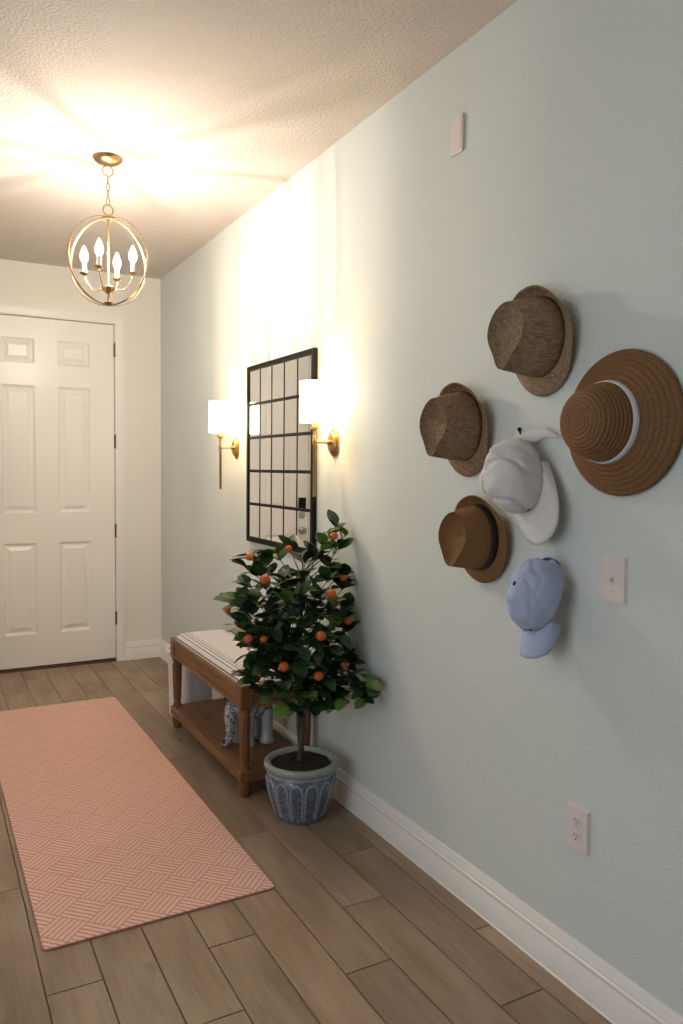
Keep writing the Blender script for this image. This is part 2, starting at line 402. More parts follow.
# ------------------------------------------------------------------ sconces
def sconce(y, label):
    t = thing('wall_sconce', label, 'sconce', (0, y, 1.54), group='brass wall sconces beside the mirror')
    ax = -.097
    def rotx(b, sc=1): bmesh.ops.rotate(b, verts=b.verts, cent=(0, 0, 0), matrix=Matrix.Rotation(-PI/2, 3, 'Y')); return b
    b = nb(); lathe(b, [(0, 0), (.046, 0), (.046, .007), (.042, .010), (.036, .012), (.036, .017), (.031, .021), (0, .023)], 36); rotx(b); bmesh.ops.scale(b, verts=b.verts, vec=(1, 1, 1.32)); link('backplate', b, M['brass'], t, angle=30)
    b = nb(); lathe(b, [(.0, .02), (.013, .02), (.010, .034), (.0055, .037), (.0055, -ax-.004), (0, -ax-.004)], 16); rotx(b); link('arm', b, M['brass'], t, angle=40)
    b = nb(); lathe(b, [(0, -.232), (.006, -.232), (.0072, -.226), (.0072, -.015), (.010, -.010), (.010, .012), (.0075, .016), (.0075, .05), (.018, .056), (.018, .064), (0, .064)], 16, (ax, 0, 0)); link('stem', b, M['brass'], t, angle=40)
    R = .064; z0, z1 = .083, .255
    b = nb(); lathe(b, [(R, z0), (R, z1), (R-.004, z1), (R-.004, z0), (R, z0)], 48, (ax, 0, 0)); link('shade', b, M['shade'], t, angle=40)
    b = nb()
    for k in range(3):
        a = k*2*PI/3+.3; tube(b, [(ax, 0, z0+.004), (ax+(R-.003)*math.cos(a), (R-.003)*math.sin(a), z0+.004)], .0018, 6)
    lathe(b, [(0, .06), (.013, .06), (.013, .105), (0, .105)], 14, (ax, 0, 0)); link('socket', b, M['brass'], t)
    b = nb(); bmesh.ops.create_uvsphere(b, u_segments=14, v_segments=10, radius=.021, matrix=Matrix.Translation((ax, 0, .175)) @ Matrix.Diagonal((1, 1, 1.5, 1))); link('bulb', b, M['sconce_bulb'], t, smooth=True)
    return t
sconce(2.952, 'brass wall sconce with glowing white shade overlapping the mirror, nearer one')
sconce(4.135, 'brass wall sconce with glowing white shade on the door side of the mirror')

# ------------------------------------------------------------------ chandelier
CX, CY = -.811, 3.62
ch = thing('orb_chandelier', 'antique gold orb pendant chandelier with four lit candle bulbs under the ceiling', 'chandelier', (CX, CY, 2.16))
Z = lambda z: z-2.16
b = nb(); lathe(b, [(0, H-.034-2.16), (.018, H-.034-2.16), (.05, Z(H-.022)), (.064, Z(H-.010)), (.066, Z(H-.0005)), (0, Z(H-.0005))], 40); link('canopy', b, M['gold'], ch, angle=50)
def ringmesh(R, r, n=28, m=8, sx=1, sz=1):
    b = nb(); tube(b, [(R*sx*math.cos(2*PI*i/n), 0, R*sz*math.sin(2*PI*i/n)) for i in range(n)], r, m, closed=True); return b
va = math.atan2(.979, .204)
link('loop_ring', ringmesh(.023, .0028), M['gold'], ch, (0, 0, Z(2.751)), (0, 0, .0), smooth=True)
lm = None; zc = 2.7115
for k in range(4):
    b = ringmesh(.011, .0022, 20, 6, .62, 1.75); link('chain_link', b, M['gold'], ch, (0, 0, Z(zc)), (0, 0, PI/2 if k % 2 == 0 else 0.1), smooth=True); zc -= .0315
link('loop_ring', ringmesh(.023, .0028), M['gold'], ch, (0, 0, Z(2.579)), (0, 0, .15), smooth=True)
OC, OR = 2.352, .196
b = nb(); lathe(b, [(0, Z(2.538)), (.026, Z(2.538)), (.027, Z(2.545)), (.014, Z(2.552)), (.007, Z(2.558)), (0, Z(2.558))], 24); link('top_cap', b, M['gold'], ch, angle=40)
for ang in (va-PI/2+.56, va-PI/2-.56):
    b = nb(); N = 72; prof = [(-.0016, -.006), (.0016, -.006), (.0016, .006), (-.0016, .006)]; rings = []
    for i in range(N):
        t = 2*PI*i/N; rings.append([b.verts.new(((OR+p)*math.cos(t), q, (OR+p)*math.sin(t))) for p, q in prof])
    for i in range(N):
        A, B = rings[i], rings[(i+1) % N]
        for k in range(4): b.faces.new((A[k], A[(k+1) % 4], B[(k+1) % 4], B[k]))
    link('orb_ring', b, M['gold'], ch, (0, 0, Z(OC)), (0, 0, ang), angle=40)
b = nb(); lathe(b, [(0, Z(2.154)), (.012, Z(2.154)), (.022, Z(2.162)), (.024, Z(2.168)), (.008, Z(2.174)), (.005, Z(2.18)), (.005, Z(2.205)), (.012, Z(2.209)), (.030, Z(2.226)), (.032, Z(2.236)), (.018, Z(2.242)), (.006, Z(2.248)), (.005, Z(2.26)), (.005, Z(2.53)), (.009, Z(2.54)), (0, Z(2.54))], 24); link('centre_column', b, M['gold'], ch, angle=40)
a0 = va + PI/2 - math.radians(20)
AR = .112
for k in range(4):
    a = a0+k*PI/2; c, s = math.cos(a), math.sin(a)
    pts = []
    for i in range(13):
        t = i/12; r = .02 + (AR-.02)*(1-(1-t)**1.6); z = 2.232 - .012*math.sin(PI*min(1, t*1.4)) + .063*t**2.6
        pts.append((r*c, r*s, Z(z)))
    b = nb(); tube(b, pts, .0032, 8); arm = link('candle_arm', b, M['gold'], ch, smooth=True)
    x, y = AR*c, AR*s
    b = nb(); lathe(b, [(0, Z(2.290)), (.006, Z(2.290)), (.019, Z(2.297)), (.021, Z(2.302)), (.012, Z(2.302)), (.0, Z(2.303))], 20, (x, y, 0)); link('drip_cup', b, M['gold'], arm, angle=40)
    b = nb(); lathe(b, [(0, Z(2.302)), (.0105, Z(2.302)), (.0105, Z(2.345)), (0, Z(2.345))], 16, (x, y, 0)); link('candle_sleeve', b, M['white_plastic'], arm, angle=40)
    b = nb(); lathe(b, [(0, Z(2.345)), (.009, Z(2.346)), (.0165, Z(2.358)), (.0195, Z(2.371)), (.0175, Z(2.387)), (.0115, Z(2.404)), (.0045, Z(2.420)), (0, Z(2.425))], 14, (x, y, 0)); link('bulb', b, M['bulb'], arm, smooth=True)
    b = nb(); lathe(b, [(0, Z(2.360)), (.0032, Z(2.360)), (.0032, Z(2.392)), (0, Z(2.392))], 8, (x, y, 0)); link('filament', b, M['filament'], arm)

# ------------------------------------------------------------------ wall plates
def plate(y0, y1, z0, z1, th=.007):
    b = nb(); box(b, (-th, -(y1-y0)/2, -(z1-z0)/2), (0, (y1-y0)/2, (z1-z0)/2))
    es = [e for e in b.edges if all(v.co.x < -th/2 for v in e.verts)]
    bmesh.ops.bevel(b, geom=es, offset=.004, segments=2, affect='EDGES'); return b
def screws(parent, pts):
    for (y, z) in pts:
        b = nb(); lathe(b, [(0, 0), (.0036, 0), (.003, .0012), (0, .0014)], 12); bmesh.ops.rotate(b, verts=b.verts, cent=(0, 0, 0), matrix=Matrix.Rotation(-PI/2, 3, 'Y')); link('screw', b, M['plate'], parent, (-.007, y, z))
sw = thing('light_switch', 'white toggle light switch below the wide-brimmed sun hat', 'light switch', (0, 1.404, 1.15))
link('cover_plate', plate(1.362, 1.446, 1.09, 1.212), M['plate'], sw)
b = nb(); box(b, (-.0085, -.006, -.013), (-.006, .006, .013), .001); link('toggle_surround', b, M['plate'], sw)
b = nb(); box(b, (-.021, -.0042, -.002), (-.007, .0042, .007), .002, 2); bmesh.ops.rotate(b, verts=b.verts, cent=(-.007, 0, 0), matrix=Matrix.Rotation(-.35, 3, 'Y')); link('toggle', b, M['plate'], sw)
screws(sw, [(0, .030), (0, -.030)])
ou = thing('wall_outlet', 'white double electrical outlet low on the aqua wall', 'outlet', (0, 1.502, .45))
link('cover_plate', plate(1.461, 1.543, .389, .512), M['plate'], ou)
for dz in (.021, -.021):
    b = nb(); lathe(b, [(0, 0), (.0165, 0), (.0165, .002), (.0155, .003), (0, .003)], 24); bmesh.ops.rotate(b, verts=b.verts, cent=(0, 0, 0), matrix=Matrix.Rotation(-PI/2, 3, 'Y')); bmesh.ops.scale(b, verts=b.verts, vec=(1, 1, .85))
    so = link('socket_face', b, M['plate'], ou, (-.0068, 0, dz), angle=40)
    for (y, z, hy_, hz_) in ((-.006, .003, .0011, .0045), (.006, .003, .0011, .0036), (0, -.007, .0024, .0024)):
        b = nb(); box(b, (-.0034, y-hy_, z-hz_), (-.0026, y+hy_, z+hz_)); link('slot', b, M['slot'], so)
screws(ou, [(0, 0)])
cb = thing('wall_plate', 'small blank white plate high on the aqua wall near the ceiling', 'wall plate', (0, 2.107, 2.523))
b = nb(); box(b, (-.009, -.034, -.060), (0, .034, .060), .003, 2); link('plate_body', b, M['plate'], cb)
b = nb(); box(b, (-.0102, -.026, -.052), (-.0085, .026, .052), .0005); link('front_panel', b, M['plate'], cb)

# ------------------------------------------------------------------ bench
BX0, BX1, BY0, BY1 = -.388, -.035, 3.055, 4.125
be = thing('upholstered_bench', 'oak bench with striped cushioned seat, turned legs and lower shelf against the wall', 'bench', ((BX0+BX1)/2, (BY0+BY1)/2, 0))
ox, oy = (BX0+BX1)/2, (BY0+BY1)/2
def bl(bm_): bmesh.ops.translate(bm_, verts=bm_.verts, vec=(-ox, -oy, 0)); return bm_
def ticking():
    m = mat('striped_ticking', (.8, .8, .8), .9, spec=.15); t = NT(m); sp = t.n('ShaderNodeSeparateXYZ'); o = t.obj(); t.l(o, sp.inputs[0])
    f = t.math('FRACT', t.math('MULTIPLY', sp.outputs[0], 58.0)); k = t.math('GREATER_THAN', f, .76)
    fade = t.math('ADD', t.math('MULTIPLY', t.math('GREATER_THAN', t.math('ABSOLUTE', sp.outputs[0]), .088), .88), .12); c = t.mix(t.math('MULTIPLY', k, fade), (.66, .64, .665), (.10, .105, .13)); t.color(c); return m
M['ticking'] = ticking()
lc = [(BX0+.030, BY0+.030), (BX1-.030, BY0+.030), (BX0+.030, BY1-.030), (BX1-.030, BY1-.030)]
SH0, SH1, AP0, AP1 = .072, .118, .395, .487
for (x, y) in lc:
    b = nb(); box(b, (x-.030, y-.030, AP0-.004), (x+.030, y+.030, AP1+.001), .003)
    blk = link('corner_block', bl(b), M['oak_z'], be)
    prof = [(0, SH1), (.023, SH1), (.0235, SH1+.012), (.019, SH1+.02), (.0185, SH1+.03), (.021, SH1+.05), (.0235, SH1+.12), (.026, AP0-.055), (.0275, AP0-.045), (.022, AP0-.036), (.0215, AP0-.028), (.027, AP0-.02), (.028, AP0-.011), (.025, AP0-.004), (0, AP0-.004)]
    fl = lambda t, r, z: r - (.0022*(abs(math.sin(t*5))**.5 < .55) if SH1+.04 < z < AP0-.05 else 0)
    b = nb(); pr2 = []
    for (p, q) in zip(prof, prof[1:]):
        n_ = 4 if abs(q[1]-p[1]) > .04 else 1
        for i in range(n_): pr2.append((p[0]+(q[0]-p[0])*i/n_, p[1]+(q[1]-p[1])*i/n_))
    pr2.append(prof[-1]); lathe(b, pr2, 40, (x, y, 0), fl); link('leg', bl(b), M['oak_z'], be, angle=40)
    b = nb(); lathe(b, [(0, 0), (.019, 0), (.021, .01), (.0265, .034), (.0275, .05), (.024, .058), (.0235, SH0), (0, SH0)], 28, (x, y, 0)); link('foot', bl(b), M['oak_z'], be, angle=40)
b = nb(); box(b, (BX0, BY0, SH0), (BX1, BY1, SH1), .005, 2); link('lower_shelf', bl(b), M['shelf'], be)
for nm, a, c, mt, inset in (('front_apron', (BX0+.006, BY0+.06), (BX0+.028, BY1-.06), 'oak_y', 'x-'), ('back_apron', (BX1-.028, BY0+.06), (BX1-.006, BY1-.06), 'oak_y', ''), ('end_apron', (BX0+.06, BY0+.006), (BX1-.06, BY0+.028), 'oak_x', 'y-'), ('end_apron', (BX0+.06, BY1-.028), (BX1-.06, BY1-.006), 'oak_x', '')):
    b = nb(); box(b, (a[0], a[1], AP0), (c[0], c[1], AP1), .002); ap = link(nm, bl(b), M[mt], be)
    for zlo, zhi in ((AP0, AP0+.018), (AP1-.018, AP1)):
        b = nb()
        if inset == 'x-': box(b, (a[0]-.006, a[1], zlo), (a[0]+.002, c[1], zhi), .003, 2)
        elif inset == 'y-': box(b, (a[0], a[1]-.006, zlo), (c[0], a[1]+.002, zhi), .003, 2)
        else: b.free(); continue
        link('moulding', bl(b), M[mt], ap)
b = nb(); box(b, (BX0, BY0, AP1), (BX1, BY1, AP1+.008), .003); link('top_frame', bl(b), M['oak_y'], be)
b = nb(); NX, NY = 16, 36; g = {}
for i in range(NX+1):
    for k in range(NY+1):
        u_, v_ = i/NX, k/NY; x = BX0+.014+(BX1-BX0-.028)*u_; y = BY0+.014+(BY1-BY0-.028)*v_
        dx = min(u_, 1-u_)*(BX1-BX0-.028); dy = min(v_, 1-v_)*(BY1-BY0-.028); e_ = lambda d: 1-max(0, 1-d/.055)**2.4
        g[i, k] = b.verts.new((x, y, AP1+.007+.034*(e_(dx)*e_(dy))**.75))
for i in range(NX):
    for k in range(NY): b.faces.new((g[i, k], g[i+1, k], g[i+1, k+1], g[i, k+1]))
link('seat_cushion', bl(b), M['ticking'], be, smooth=True)

# white bin past the bench end
bn = thing('waste_bin', 'white rounded bin on the floor past the far end of the bench', 'bin', (-.213, 4.315, 0))
b = nb(); lathe(b, [(0, .001), (.116, .001), (.122, .006), (.132, .37), (.135, .377), (.132, .383), (.127, .377), (.118, .012), (0, .012)], 48); link('bin_body', b, M['white_plastic'], bn, angle=40)
b = nb(); lathe(b, [(.1325, .36), (.1375, .366), (.1385, .376), (.134, .384), (.130, .381)], 48); link('rim', b, M['white_plastic'], bn, smooth=True)

# ------------------------------------------------------------------ porcelain figure on shelf
def porcelain():
    m = mat('blue_white_porcelain', (.6, .62, .66), .25, spec=.5, coat=.3); t = NT(m); o = t.obj()
    v = t.n('ShaderNodeTexVoronoi', feature='DISTANCE_TO_EDGE'); v.inputs['Scale'].default_value = 75; t.l(o, v.inputs['Vector'])
    k = t.math('LESS_THAN', v.outputs['Distance'], .11); nn = t.noise(o, 60, 2); k2 = t.math('GREATER_THAN', nn, .57)
    k = t.math('MAXIMUM', k, t.math('MULTIPLY', k2, .6)); t.color(t.mix(k, (.60, .61, .63), (.10, .13, .22))); return m
M['porcelain'] = porcelain()
M['glaze'] = noisy('pale_glaze', (.38, .41, .41), (.48, .5, .5), 14, .25, coat=.3)
M['nostril'] = noisy('dark_trunk_opening', (.02, .02, .025), (.03, .03, .035), 20, .7)
el = thing('porcelain_figure', 'blue and white glazed ceramic animal figure standing on the bench shelf', 'figurine', (-.185, 3.40, SH1), (0, 0, math.radians(8)))
# body faces -x (into the room)
b = nb(); bmesh.ops.create_uvsphere(b, u_segments=24, v_segments=16, radius=1, matrix=Matrix.Translation((.005, 0, .172)) @ Matrix.Diagonal((.090, .068, .062, 1))); link('body', b, M['porcelain'], el, smooth=True)
b = nb(); bmesh.ops.create_uvsphere(b, u_segments=22, v_segments=14, radius=1, matrix=Matrix.Translation((-.085, 0, .190)) @ Matrix.Diagonal((.048, .050, .056, 1))); link('head', b, M['porcelain'], el, smooth=True)
b = nb(); tp = [(-.105, 0, .205), (-.125, 0, .175), (-.133, 0, .135), (-.132, 0, .095), (-.130, 0, .06), (-.136, 0, .032), (-.150, 0, .020), (-.166, 0, .028)]
tube(b, tp, [.034, .032, .026, .022, .020, .020, .019, .020], 18); tk = link('trunk', b, M['porcelain'], el, smooth=True)
b = nb(); bmesh.ops.create_uvsphere(b, u_segments=12, v_segments=8, radius=.0125, matrix=Matrix.Translation((-.168, -.004, .030)) @ Matrix.Diagonal((.5, 1, 1, 1))); link('trunk_opening', b, M['nostril'], tk, smooth=True)
for (x, y) in ((-.06, -.043), (-.06, .043), (.045, -.043), (.045, .043)):
    b = nb(); lathe(b, [(0, 0), (.034, 0), (.036, .008), (.034, .018), (.029, .028), (.027, .06), (.028, .11), (.030, .16), (0, .17)], 22, (x, y, 0)); link('leg', b, M['glaze'], el, angle=50)
for s in (-1, 1):
    b = nb(); bmesh.ops.create_uvsphere(b, u_segments=18, v_segments=12, radius=1, matrix=Matrix.Translation((-.062, s*.056, .178)) @ Matrix.Rotation(s*.35, 4, 'Z') @ Matrix.Diagonal((.036, .008, .052, 1))); link('ear', b, M['porcelain'], el, smooth=True)
    b = nb(); tube(b, [(-.115, s*.022, .162), (-.135, s*.027, .146), (-.155, s*.027, .147)], [.007, .006, .002], 10); link('tusk', b, M['glaze'], el, smooth=True)
b = nb(); box(b, (-.07, -.07, .222), (.10, .07, .236), .006, 2); link('saddle', b, M['porcelain'], el)

# ------------------------------------------------------------------ potted tree
TX, TY = -.214, 2.818
tree = thing('potted_orange_tree', 'small orange tree with dark leaves and fruit in a blue and white ceramic pot', 'potted tree', (TX, TY, 0))
def potmat():
    m = mat('blue_white_pot_glaze', (.5, .55, .65), .22, spec=.5, coat=.4); t = NT(m); o = t.obj()
    w1 = t.n('ShaderNodeTexVoronoi', feature='F1'); w1.inputs['Scale'].default_value = 75; t.l(o, w1.inputs['Vector'])
    k = t.ramp(w1.outputs['Distance'], [(.18, (.025, .036, .085)), (.42, (.075, .10, .155)), (.62, (.19, .215, .26))])
    k2 = t.mix(t.noise(o, 26, 3), k, (.09, .12, .185)); t.color(k2); return m
M['pot_blue'] = potmat()
M['pot_rib'] = noisy('pale_blue_glaze', (.22, .25, .30), (.30, .33, .37), 30, .25, coat=.4)
M['pot_rim'] = noisy('grey_green_rim_glaze', (.24, .275, .27), (.31, .345, .335), 18, .25, coat=.4)
bodyprof = [(0, .002), (.098, .002), (.104, .005), (.107, .02), (.119, .055), (.132, .095), (.141, .13), (.145, .155), (.143, .175), (.138, .188)]
def prof_r(z):
    for (a, b_) in zip(bodyprof[1:], bodyprof[2:]):
        if a[1] <= z <= b_[1]: return a[0]+(b_[0]-a[0])*(z-a[1])/max(1e-6, b_[1]-a[1])
    return bodyprof[-1][0]
b = nb(); lathe(b, bodyprof+[(.136, .2), (.126, .2), (.12, .16), (0, .15)], 64); link('pot_body', b, M['pot_blue'], tree, angle=50)
b = nb(); lathe(b, [(.134, .196), (.142, .200), (.151, .210), (.1545, .222), (.152, .231), (.145, .236), (.135, .234), (.124, .224), (.121, .208), (.120, .19)], 64); link('pot_rim', b, M['pot_rim'], tree, smooth=True)
b = nb(); lathe(b, [(.1375, .184), (.142, .187), (.143, .192), (.141, .197), (.136, .198)], 64); link('pot_collar', b, M['pot_rib'], tree, smooth=True)
NP = 14
def arch(hw, lift, width, m_):
    b = nb(); pts = []
    zb, zs, zt = .018, .135, .178
    path = [(-1, zb), (-1, .05), (-1, .08), (-1, .11), (-1, zs), (-.93, .150), (-.72, .164), (-.38, .173), (0, zt), (.38, .173), (.72, .164), (.93, .150), (1, zs), (1, .11), (1, .08), (1, .05), (1, zb)]
    rings = []
    for (s, z) in path:
        r = prof_r(z); ring = []
        n_s = 1 if s >= 0 else -1
        for (off, lf) in ((0, 0), (.35, lift), (.65, lift), (1, 0)):
            a = s*(hw-width*off) ; zz_ = z if abs(s) == 1 else z-width*off*r*(1-abs(s))*1.0
            rr = r+lf-.0005
            ring.append(b.verts.new((rr*math.cos(a), rr*math.sin(a), zz_)))
        rings.append(ring)
    for A, B in zip(rings, rings[1:]):
        for k in range(3): b.faces.new((A[k], A[k+1], B[k+1], B[k]))
    return b
am = None
for k in range(NP):
    rz = (0, 0, 2*PI*k/NP+.1)
    if am is None: am = link('petal_relief', arch(PI/NP*.97, .0035, .075, 0), M['pot_rib'], tree, rot=rz, smooth=True).data
    else: link('petal_relief', am, None, tree, rot=rz)
b = nb(); R_ = random.Random(3); NS = 40; rings = []
for i in range(9):
    r = .1215*i/8
    rings.append([b.verts.new((r*math.cos(2*PI*k/NS), r*math.sin(2*PI*k/NS), 0.218+.012*(1-(i/8)**2)+R_.uniform(-.004, .004))) for k in range(NS)] if i else [b.verts.new((0, 0, .232))])
for i in range(8):
    for k in range(NS):
        if i == 0: b.faces.new((rings[0][0], rings[1][k], rings[1][(k+1) % NS]))
        else: b.faces.new((rings[i][k], rings[i+1][k], rings[i+1][(k+1) % NS], rings[i][(k+1) % NS]))
link('soil', b, M['soil'], tree, smooth=True)

# plane through the trunk that faces the viewer: used only to read the crown's outline; depth is added
vd = Vector((fw.x, fw.y, 0)).normalized(); vr = Vector((vd.y, -vd.x, 0))
def crown_pt(px, py, dep):
    """point at pixel, dep metres nearer(-)/farther(+) than the trunk axis along the view"""
    d = fw + rt*((px-341.5)/F) - up*((py-512)/F)
    c = Vector((TX, TY, 0)) + vd*dep
    t = ((c-CAM).dot(vd))/d.dot(vd); p = CAM+d*t
    return p - Vector((TX, TY, 0))
def clampx(p, m_=.03):
    q = p.copy()
    if q.x > -TX-m_: q.x = -TX-m_
    return q
# trunk: two twisted stems
for s in (0, 1):
    pts = []
    for i in range(22):
        t = i/21; z = .2+.52*t; a = s*PI+t*7; r = .009*(1-.3*t)
        pts.append((r*math.cos(a)-.006*t, r*math.sin(a)-.0*t, z))
    b = nb(); tube(b, pts, [.0125*(1-.35*i/21) for i in range(22)], 10); link('trunk', b, M['bark'], tree, smooth=True)
b = nb(); tube(b, [(-.006, 0, .70), (-.002, .004, .82), (.004, 0, .93), (.0, 0, 1.05)], [.009, .007, .005, .003], 8); link('leader', b, M['bark'], tree, smooth=True)

leafvar = []
def leafmat():
    m = mat('citrus_leaf', (.03, .08, .02), .38, spec=.5); t = NT(m); oi = t.n('ShaderNodeObjectInfo')
    c = t.ramp(oi.outputs['Random'], [(0, (.010, .030, .012)), (.40, (.018, .052, .016)), (.70, (.045, .12, .022)), (1, (.16, .29, .06))])
    t.color(c); t.b.inputs['Subsurface Weight'].default_value = 0; return m
M['leaf'] = leafmat()
def leaf_mesh(seed):
    R = random.Random(seed); b = nb(); n_ = 6; rows = []
    prof = [(0, .05), (.15, .58), (.35, .95), (.55, 1.0), (.75, .76), (.9, .38), (1, .02)]
    curl = R.uniform(.10, .32); fold = R.uniform(.10, .28)
    for (t, wd) in prof:
        x = t; z = -curl*t*t + .06*t; hw = .315*wd
        rows.append([b.verts.new((x, -hw, z+fold*hw)), b.verts.new((x, 0, z)), b.verts.new((x, hw, z+fold*hw))])
    for A, B in zip(rows, rows[1:]):
        b.faces.new((A[0], A[1], B[1], B[0])); b.faces.new((A[1], A[2], B[2], B[1]))
    # petiole
    me = bpy.data.meshes.new('leaf'); b.to_mesh(me); b.free(); me.materials.append(M['leaf'])
    for p in me.polygons: p.use_smooth = True
    return me
LM = [leaf_mesh(i) for i in range(6)]
R = random.Random(21)
# (px, py, depth) sprig tips round the crown outline and over its face
tips = [(336, 527, .02), (326, 543, .0), (345, 536, .03), (340, 548, .02), (316, 556, .05), (290, 547, -.02), (276, 553, .0), (305, 562, .08), (302, 572, -.06), (249, 556, -.05), (246, 567, -.08), (256, 572, -.10), (265, 566, -.04), (264, 588, -.14), (281, 577, -.10), (246, 583, -.05),
        (231, 602, -.05), (238, 598, -.08), (235, 619, -.06), (241, 606, -.12), (252, 600, -.14), (238, 625, -.08), (250, 622, -.15), (268, 608, -.17), (285, 600, -.16), (300, 598, -.15), (318, 590, -.12), (328, 580, -.05), (340, 574, .03), (352, 577, .06), (331, 562, .04), (344, 588, .02), (334, 604, -.10), (350, 606, .02), (357, 613, .05), (347, 627, .0), (338, 620, -.1), (320, 615, -.17), (303, 620, -.2), (284, 622, -.2), (266, 630, -.18), (250, 642, -.12), (242, 640, -.06), (262, 650, -.17), (280, 646, -.2), (298, 645, -.2), (316, 640, -.19), (332, 640, -.14), (345, 645, -.05), (353, 655, .0), (260, 663, -.12), (245, 674, -.08), (252, 682, -.05), (272, 668, -.17), (288, 672, -.18), (305, 668, -.18), (320, 668, -.16), (335, 668, -.12), (348, 664, -.05), (290, 690, -.12), (306, 694, -.14), (322, 690, -.13), (336, 686, -.12), (350, 678, -.14), (358, 686, -.17), (368, 682, -.2), (376, 691, -.22), (366, 699, -.2), (345, 697, -.15), (338, 700, -.1), (276, 690, -.1), (288, 703, -.1), (300, 707, -.12), (314, 704, -.1), (328, 705, -.12),
        (300, 580, .06), (320, 600, .08), (290, 615, .1), (310, 640, .1), (330, 650, .08), (275, 640, .08), (295, 665, .08), (315, 660, .05), (270, 600, .05), (285, 590, .02)]
leaves = []
def put_leaf(base, direc, ln, roll):
    x = direc.normalized(); up_ = Vector((0, 0, 1)); y = up_.cross(x)
    if y.length < .05: y = Vector((1, 0, 0)).cross(x)
    y.normalize(); z = x.cross(y)
    m = Matrix((x, y, z)).transposed().to_4x4() @ Matrix.Rotation(roll, 4, 'X') @ Matrix.Diagonal((ln, ln*R.uniform(.9, 1.15), ln, 1))
    m.translation = base; vi = R.randrange(6)
    mx = max((m @ v.co).x for v in LM[vi].vertices)
    if mx > -TX-.006: m.translation.x -= mx-(-TX-.006)
    leaves.append((m, vi))
for ti, (px, py, dp) in enumerate(tips):
    tip = clampx(crown_pt(px, py, dp), .045)
    # twig from an inner point towards the tip
    zi = max(.57, min(1.0, tip.z-.10-.35*Vector((tip.x, tip.y)).length)); inner = Vector((-.004, 0, zi))
    mid = inner.lerp(tip, .55)+Vector((0, 0, -.01))
    b = nb(); tube(b, [inner, mid, tip], [.0026, .002, .0012], 5); link('twig', b, M['twig'], tree, smooth=True)
    out = (tip-mid).normalized()
    for k in range(5):
        a = k*2.4+R.uniform(-.4, .4); s = Vector((math.cos(a), math.sin(a), R.uniform(-.35, .85)))
        d = (out*R.uniform(.35, .9)+s*.9); f_ = R.uniform(0, .45)
        base = tip.lerp(mid, f_ if k < 4 else 0)
        ln = R.uniform(.062, .092)
        d.normalize()
        e_ = base+d*ln
        if e_.x > -TX-.012: d.x -= (e_.x-(-TX-.012))/ln; d.normalize()
        put_leaf(base, d, ln, R.uniform(-.5, .5))
# inner leaves
inner_leaves = []
keep = leaves
for k in range(280):
    while True:
        v = Vector((R.uniform(-1, 1), R.uniform(-1, 1), R.uniform(-1, 1)))
        if v.length < 1: break
    z = .74+v.z*.26; wdt = .20*(1-.35*(z-.74)/.26)
    base = clampx(Vector((v.x*wdt-.03, v.y*wdt-.02, z)), .07)
    s = Vector((v.x+R.uniform(-.6, .6), v.y+R.uniform(-.6, .6), R.uniform(-.6, .3))).normalized()
    ln = R.uniform(.06, .085); e_ = base+s*ln
    if e_.x > -TX-.012: s.x -= (e_.x-(-TX-.012))/ln; s.normalize()
    inner_leaves.append((base, s, ln))
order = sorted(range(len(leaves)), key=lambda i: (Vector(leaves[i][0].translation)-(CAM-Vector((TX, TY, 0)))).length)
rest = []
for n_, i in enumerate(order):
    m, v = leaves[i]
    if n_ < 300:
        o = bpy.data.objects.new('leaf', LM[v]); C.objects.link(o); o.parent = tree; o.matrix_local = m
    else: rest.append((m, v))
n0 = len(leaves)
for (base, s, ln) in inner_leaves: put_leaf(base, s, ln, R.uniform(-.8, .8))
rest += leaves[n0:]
vs, fs = [], []
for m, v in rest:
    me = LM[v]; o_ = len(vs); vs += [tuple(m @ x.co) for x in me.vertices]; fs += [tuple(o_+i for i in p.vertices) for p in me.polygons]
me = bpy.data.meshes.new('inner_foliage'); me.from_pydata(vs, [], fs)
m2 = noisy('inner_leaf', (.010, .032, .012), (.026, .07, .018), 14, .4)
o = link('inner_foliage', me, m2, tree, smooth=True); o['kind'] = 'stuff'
M['fruit'] = noisy('orange_peel', (.42, .070, .016), (.56, .115, .026), 22, .42, bump=.15, bdist=.002)
def fruit_mesh():
    b = nb(); bmesh.ops.create_uvsphere(b, u_segments=14, v_segments=10, radius=.0185); bmesh.ops.scale(b, verts=b.verts, vec=(1, 1, .92))
    me = bpy.data.meshes.new('orange_fruit'); b.to_mesh(me); b.free(); me.materials.append(M['fruit'])
    for p in me.polygons: p.use_smooth = True
    return me
FM = fruit_mesh()
for (px, py, dp, sc) in ((249.5, 557, -.11, .85), (265, 579.5, -.19, 1.15), (288.5, 549, -.07, .9), (334, 536, -.03, .95), (227, 609, -.10, .85), (331.5, 593.5, -.16, 1.1), (344, 578, -.0, .9), (348, 621, -.04, .95), (321, 636, -.25, 1.1), (248.7, 639, -.19, 1.0), (264, 639, -.22, .8), (260.6, 672, -.18, 1.05), (284, 666.6, -.24, 1.1), (318.5, 676, -.22, 1.05), (345, 664, -.12, 1.0)):
    o = bpy.data.objects.new('orange_fruit', FM); C.objects.link(o); o.parent = tree; o.location = clampx(crown_pt(px, py, dp)); o.scale = (sc,)*3

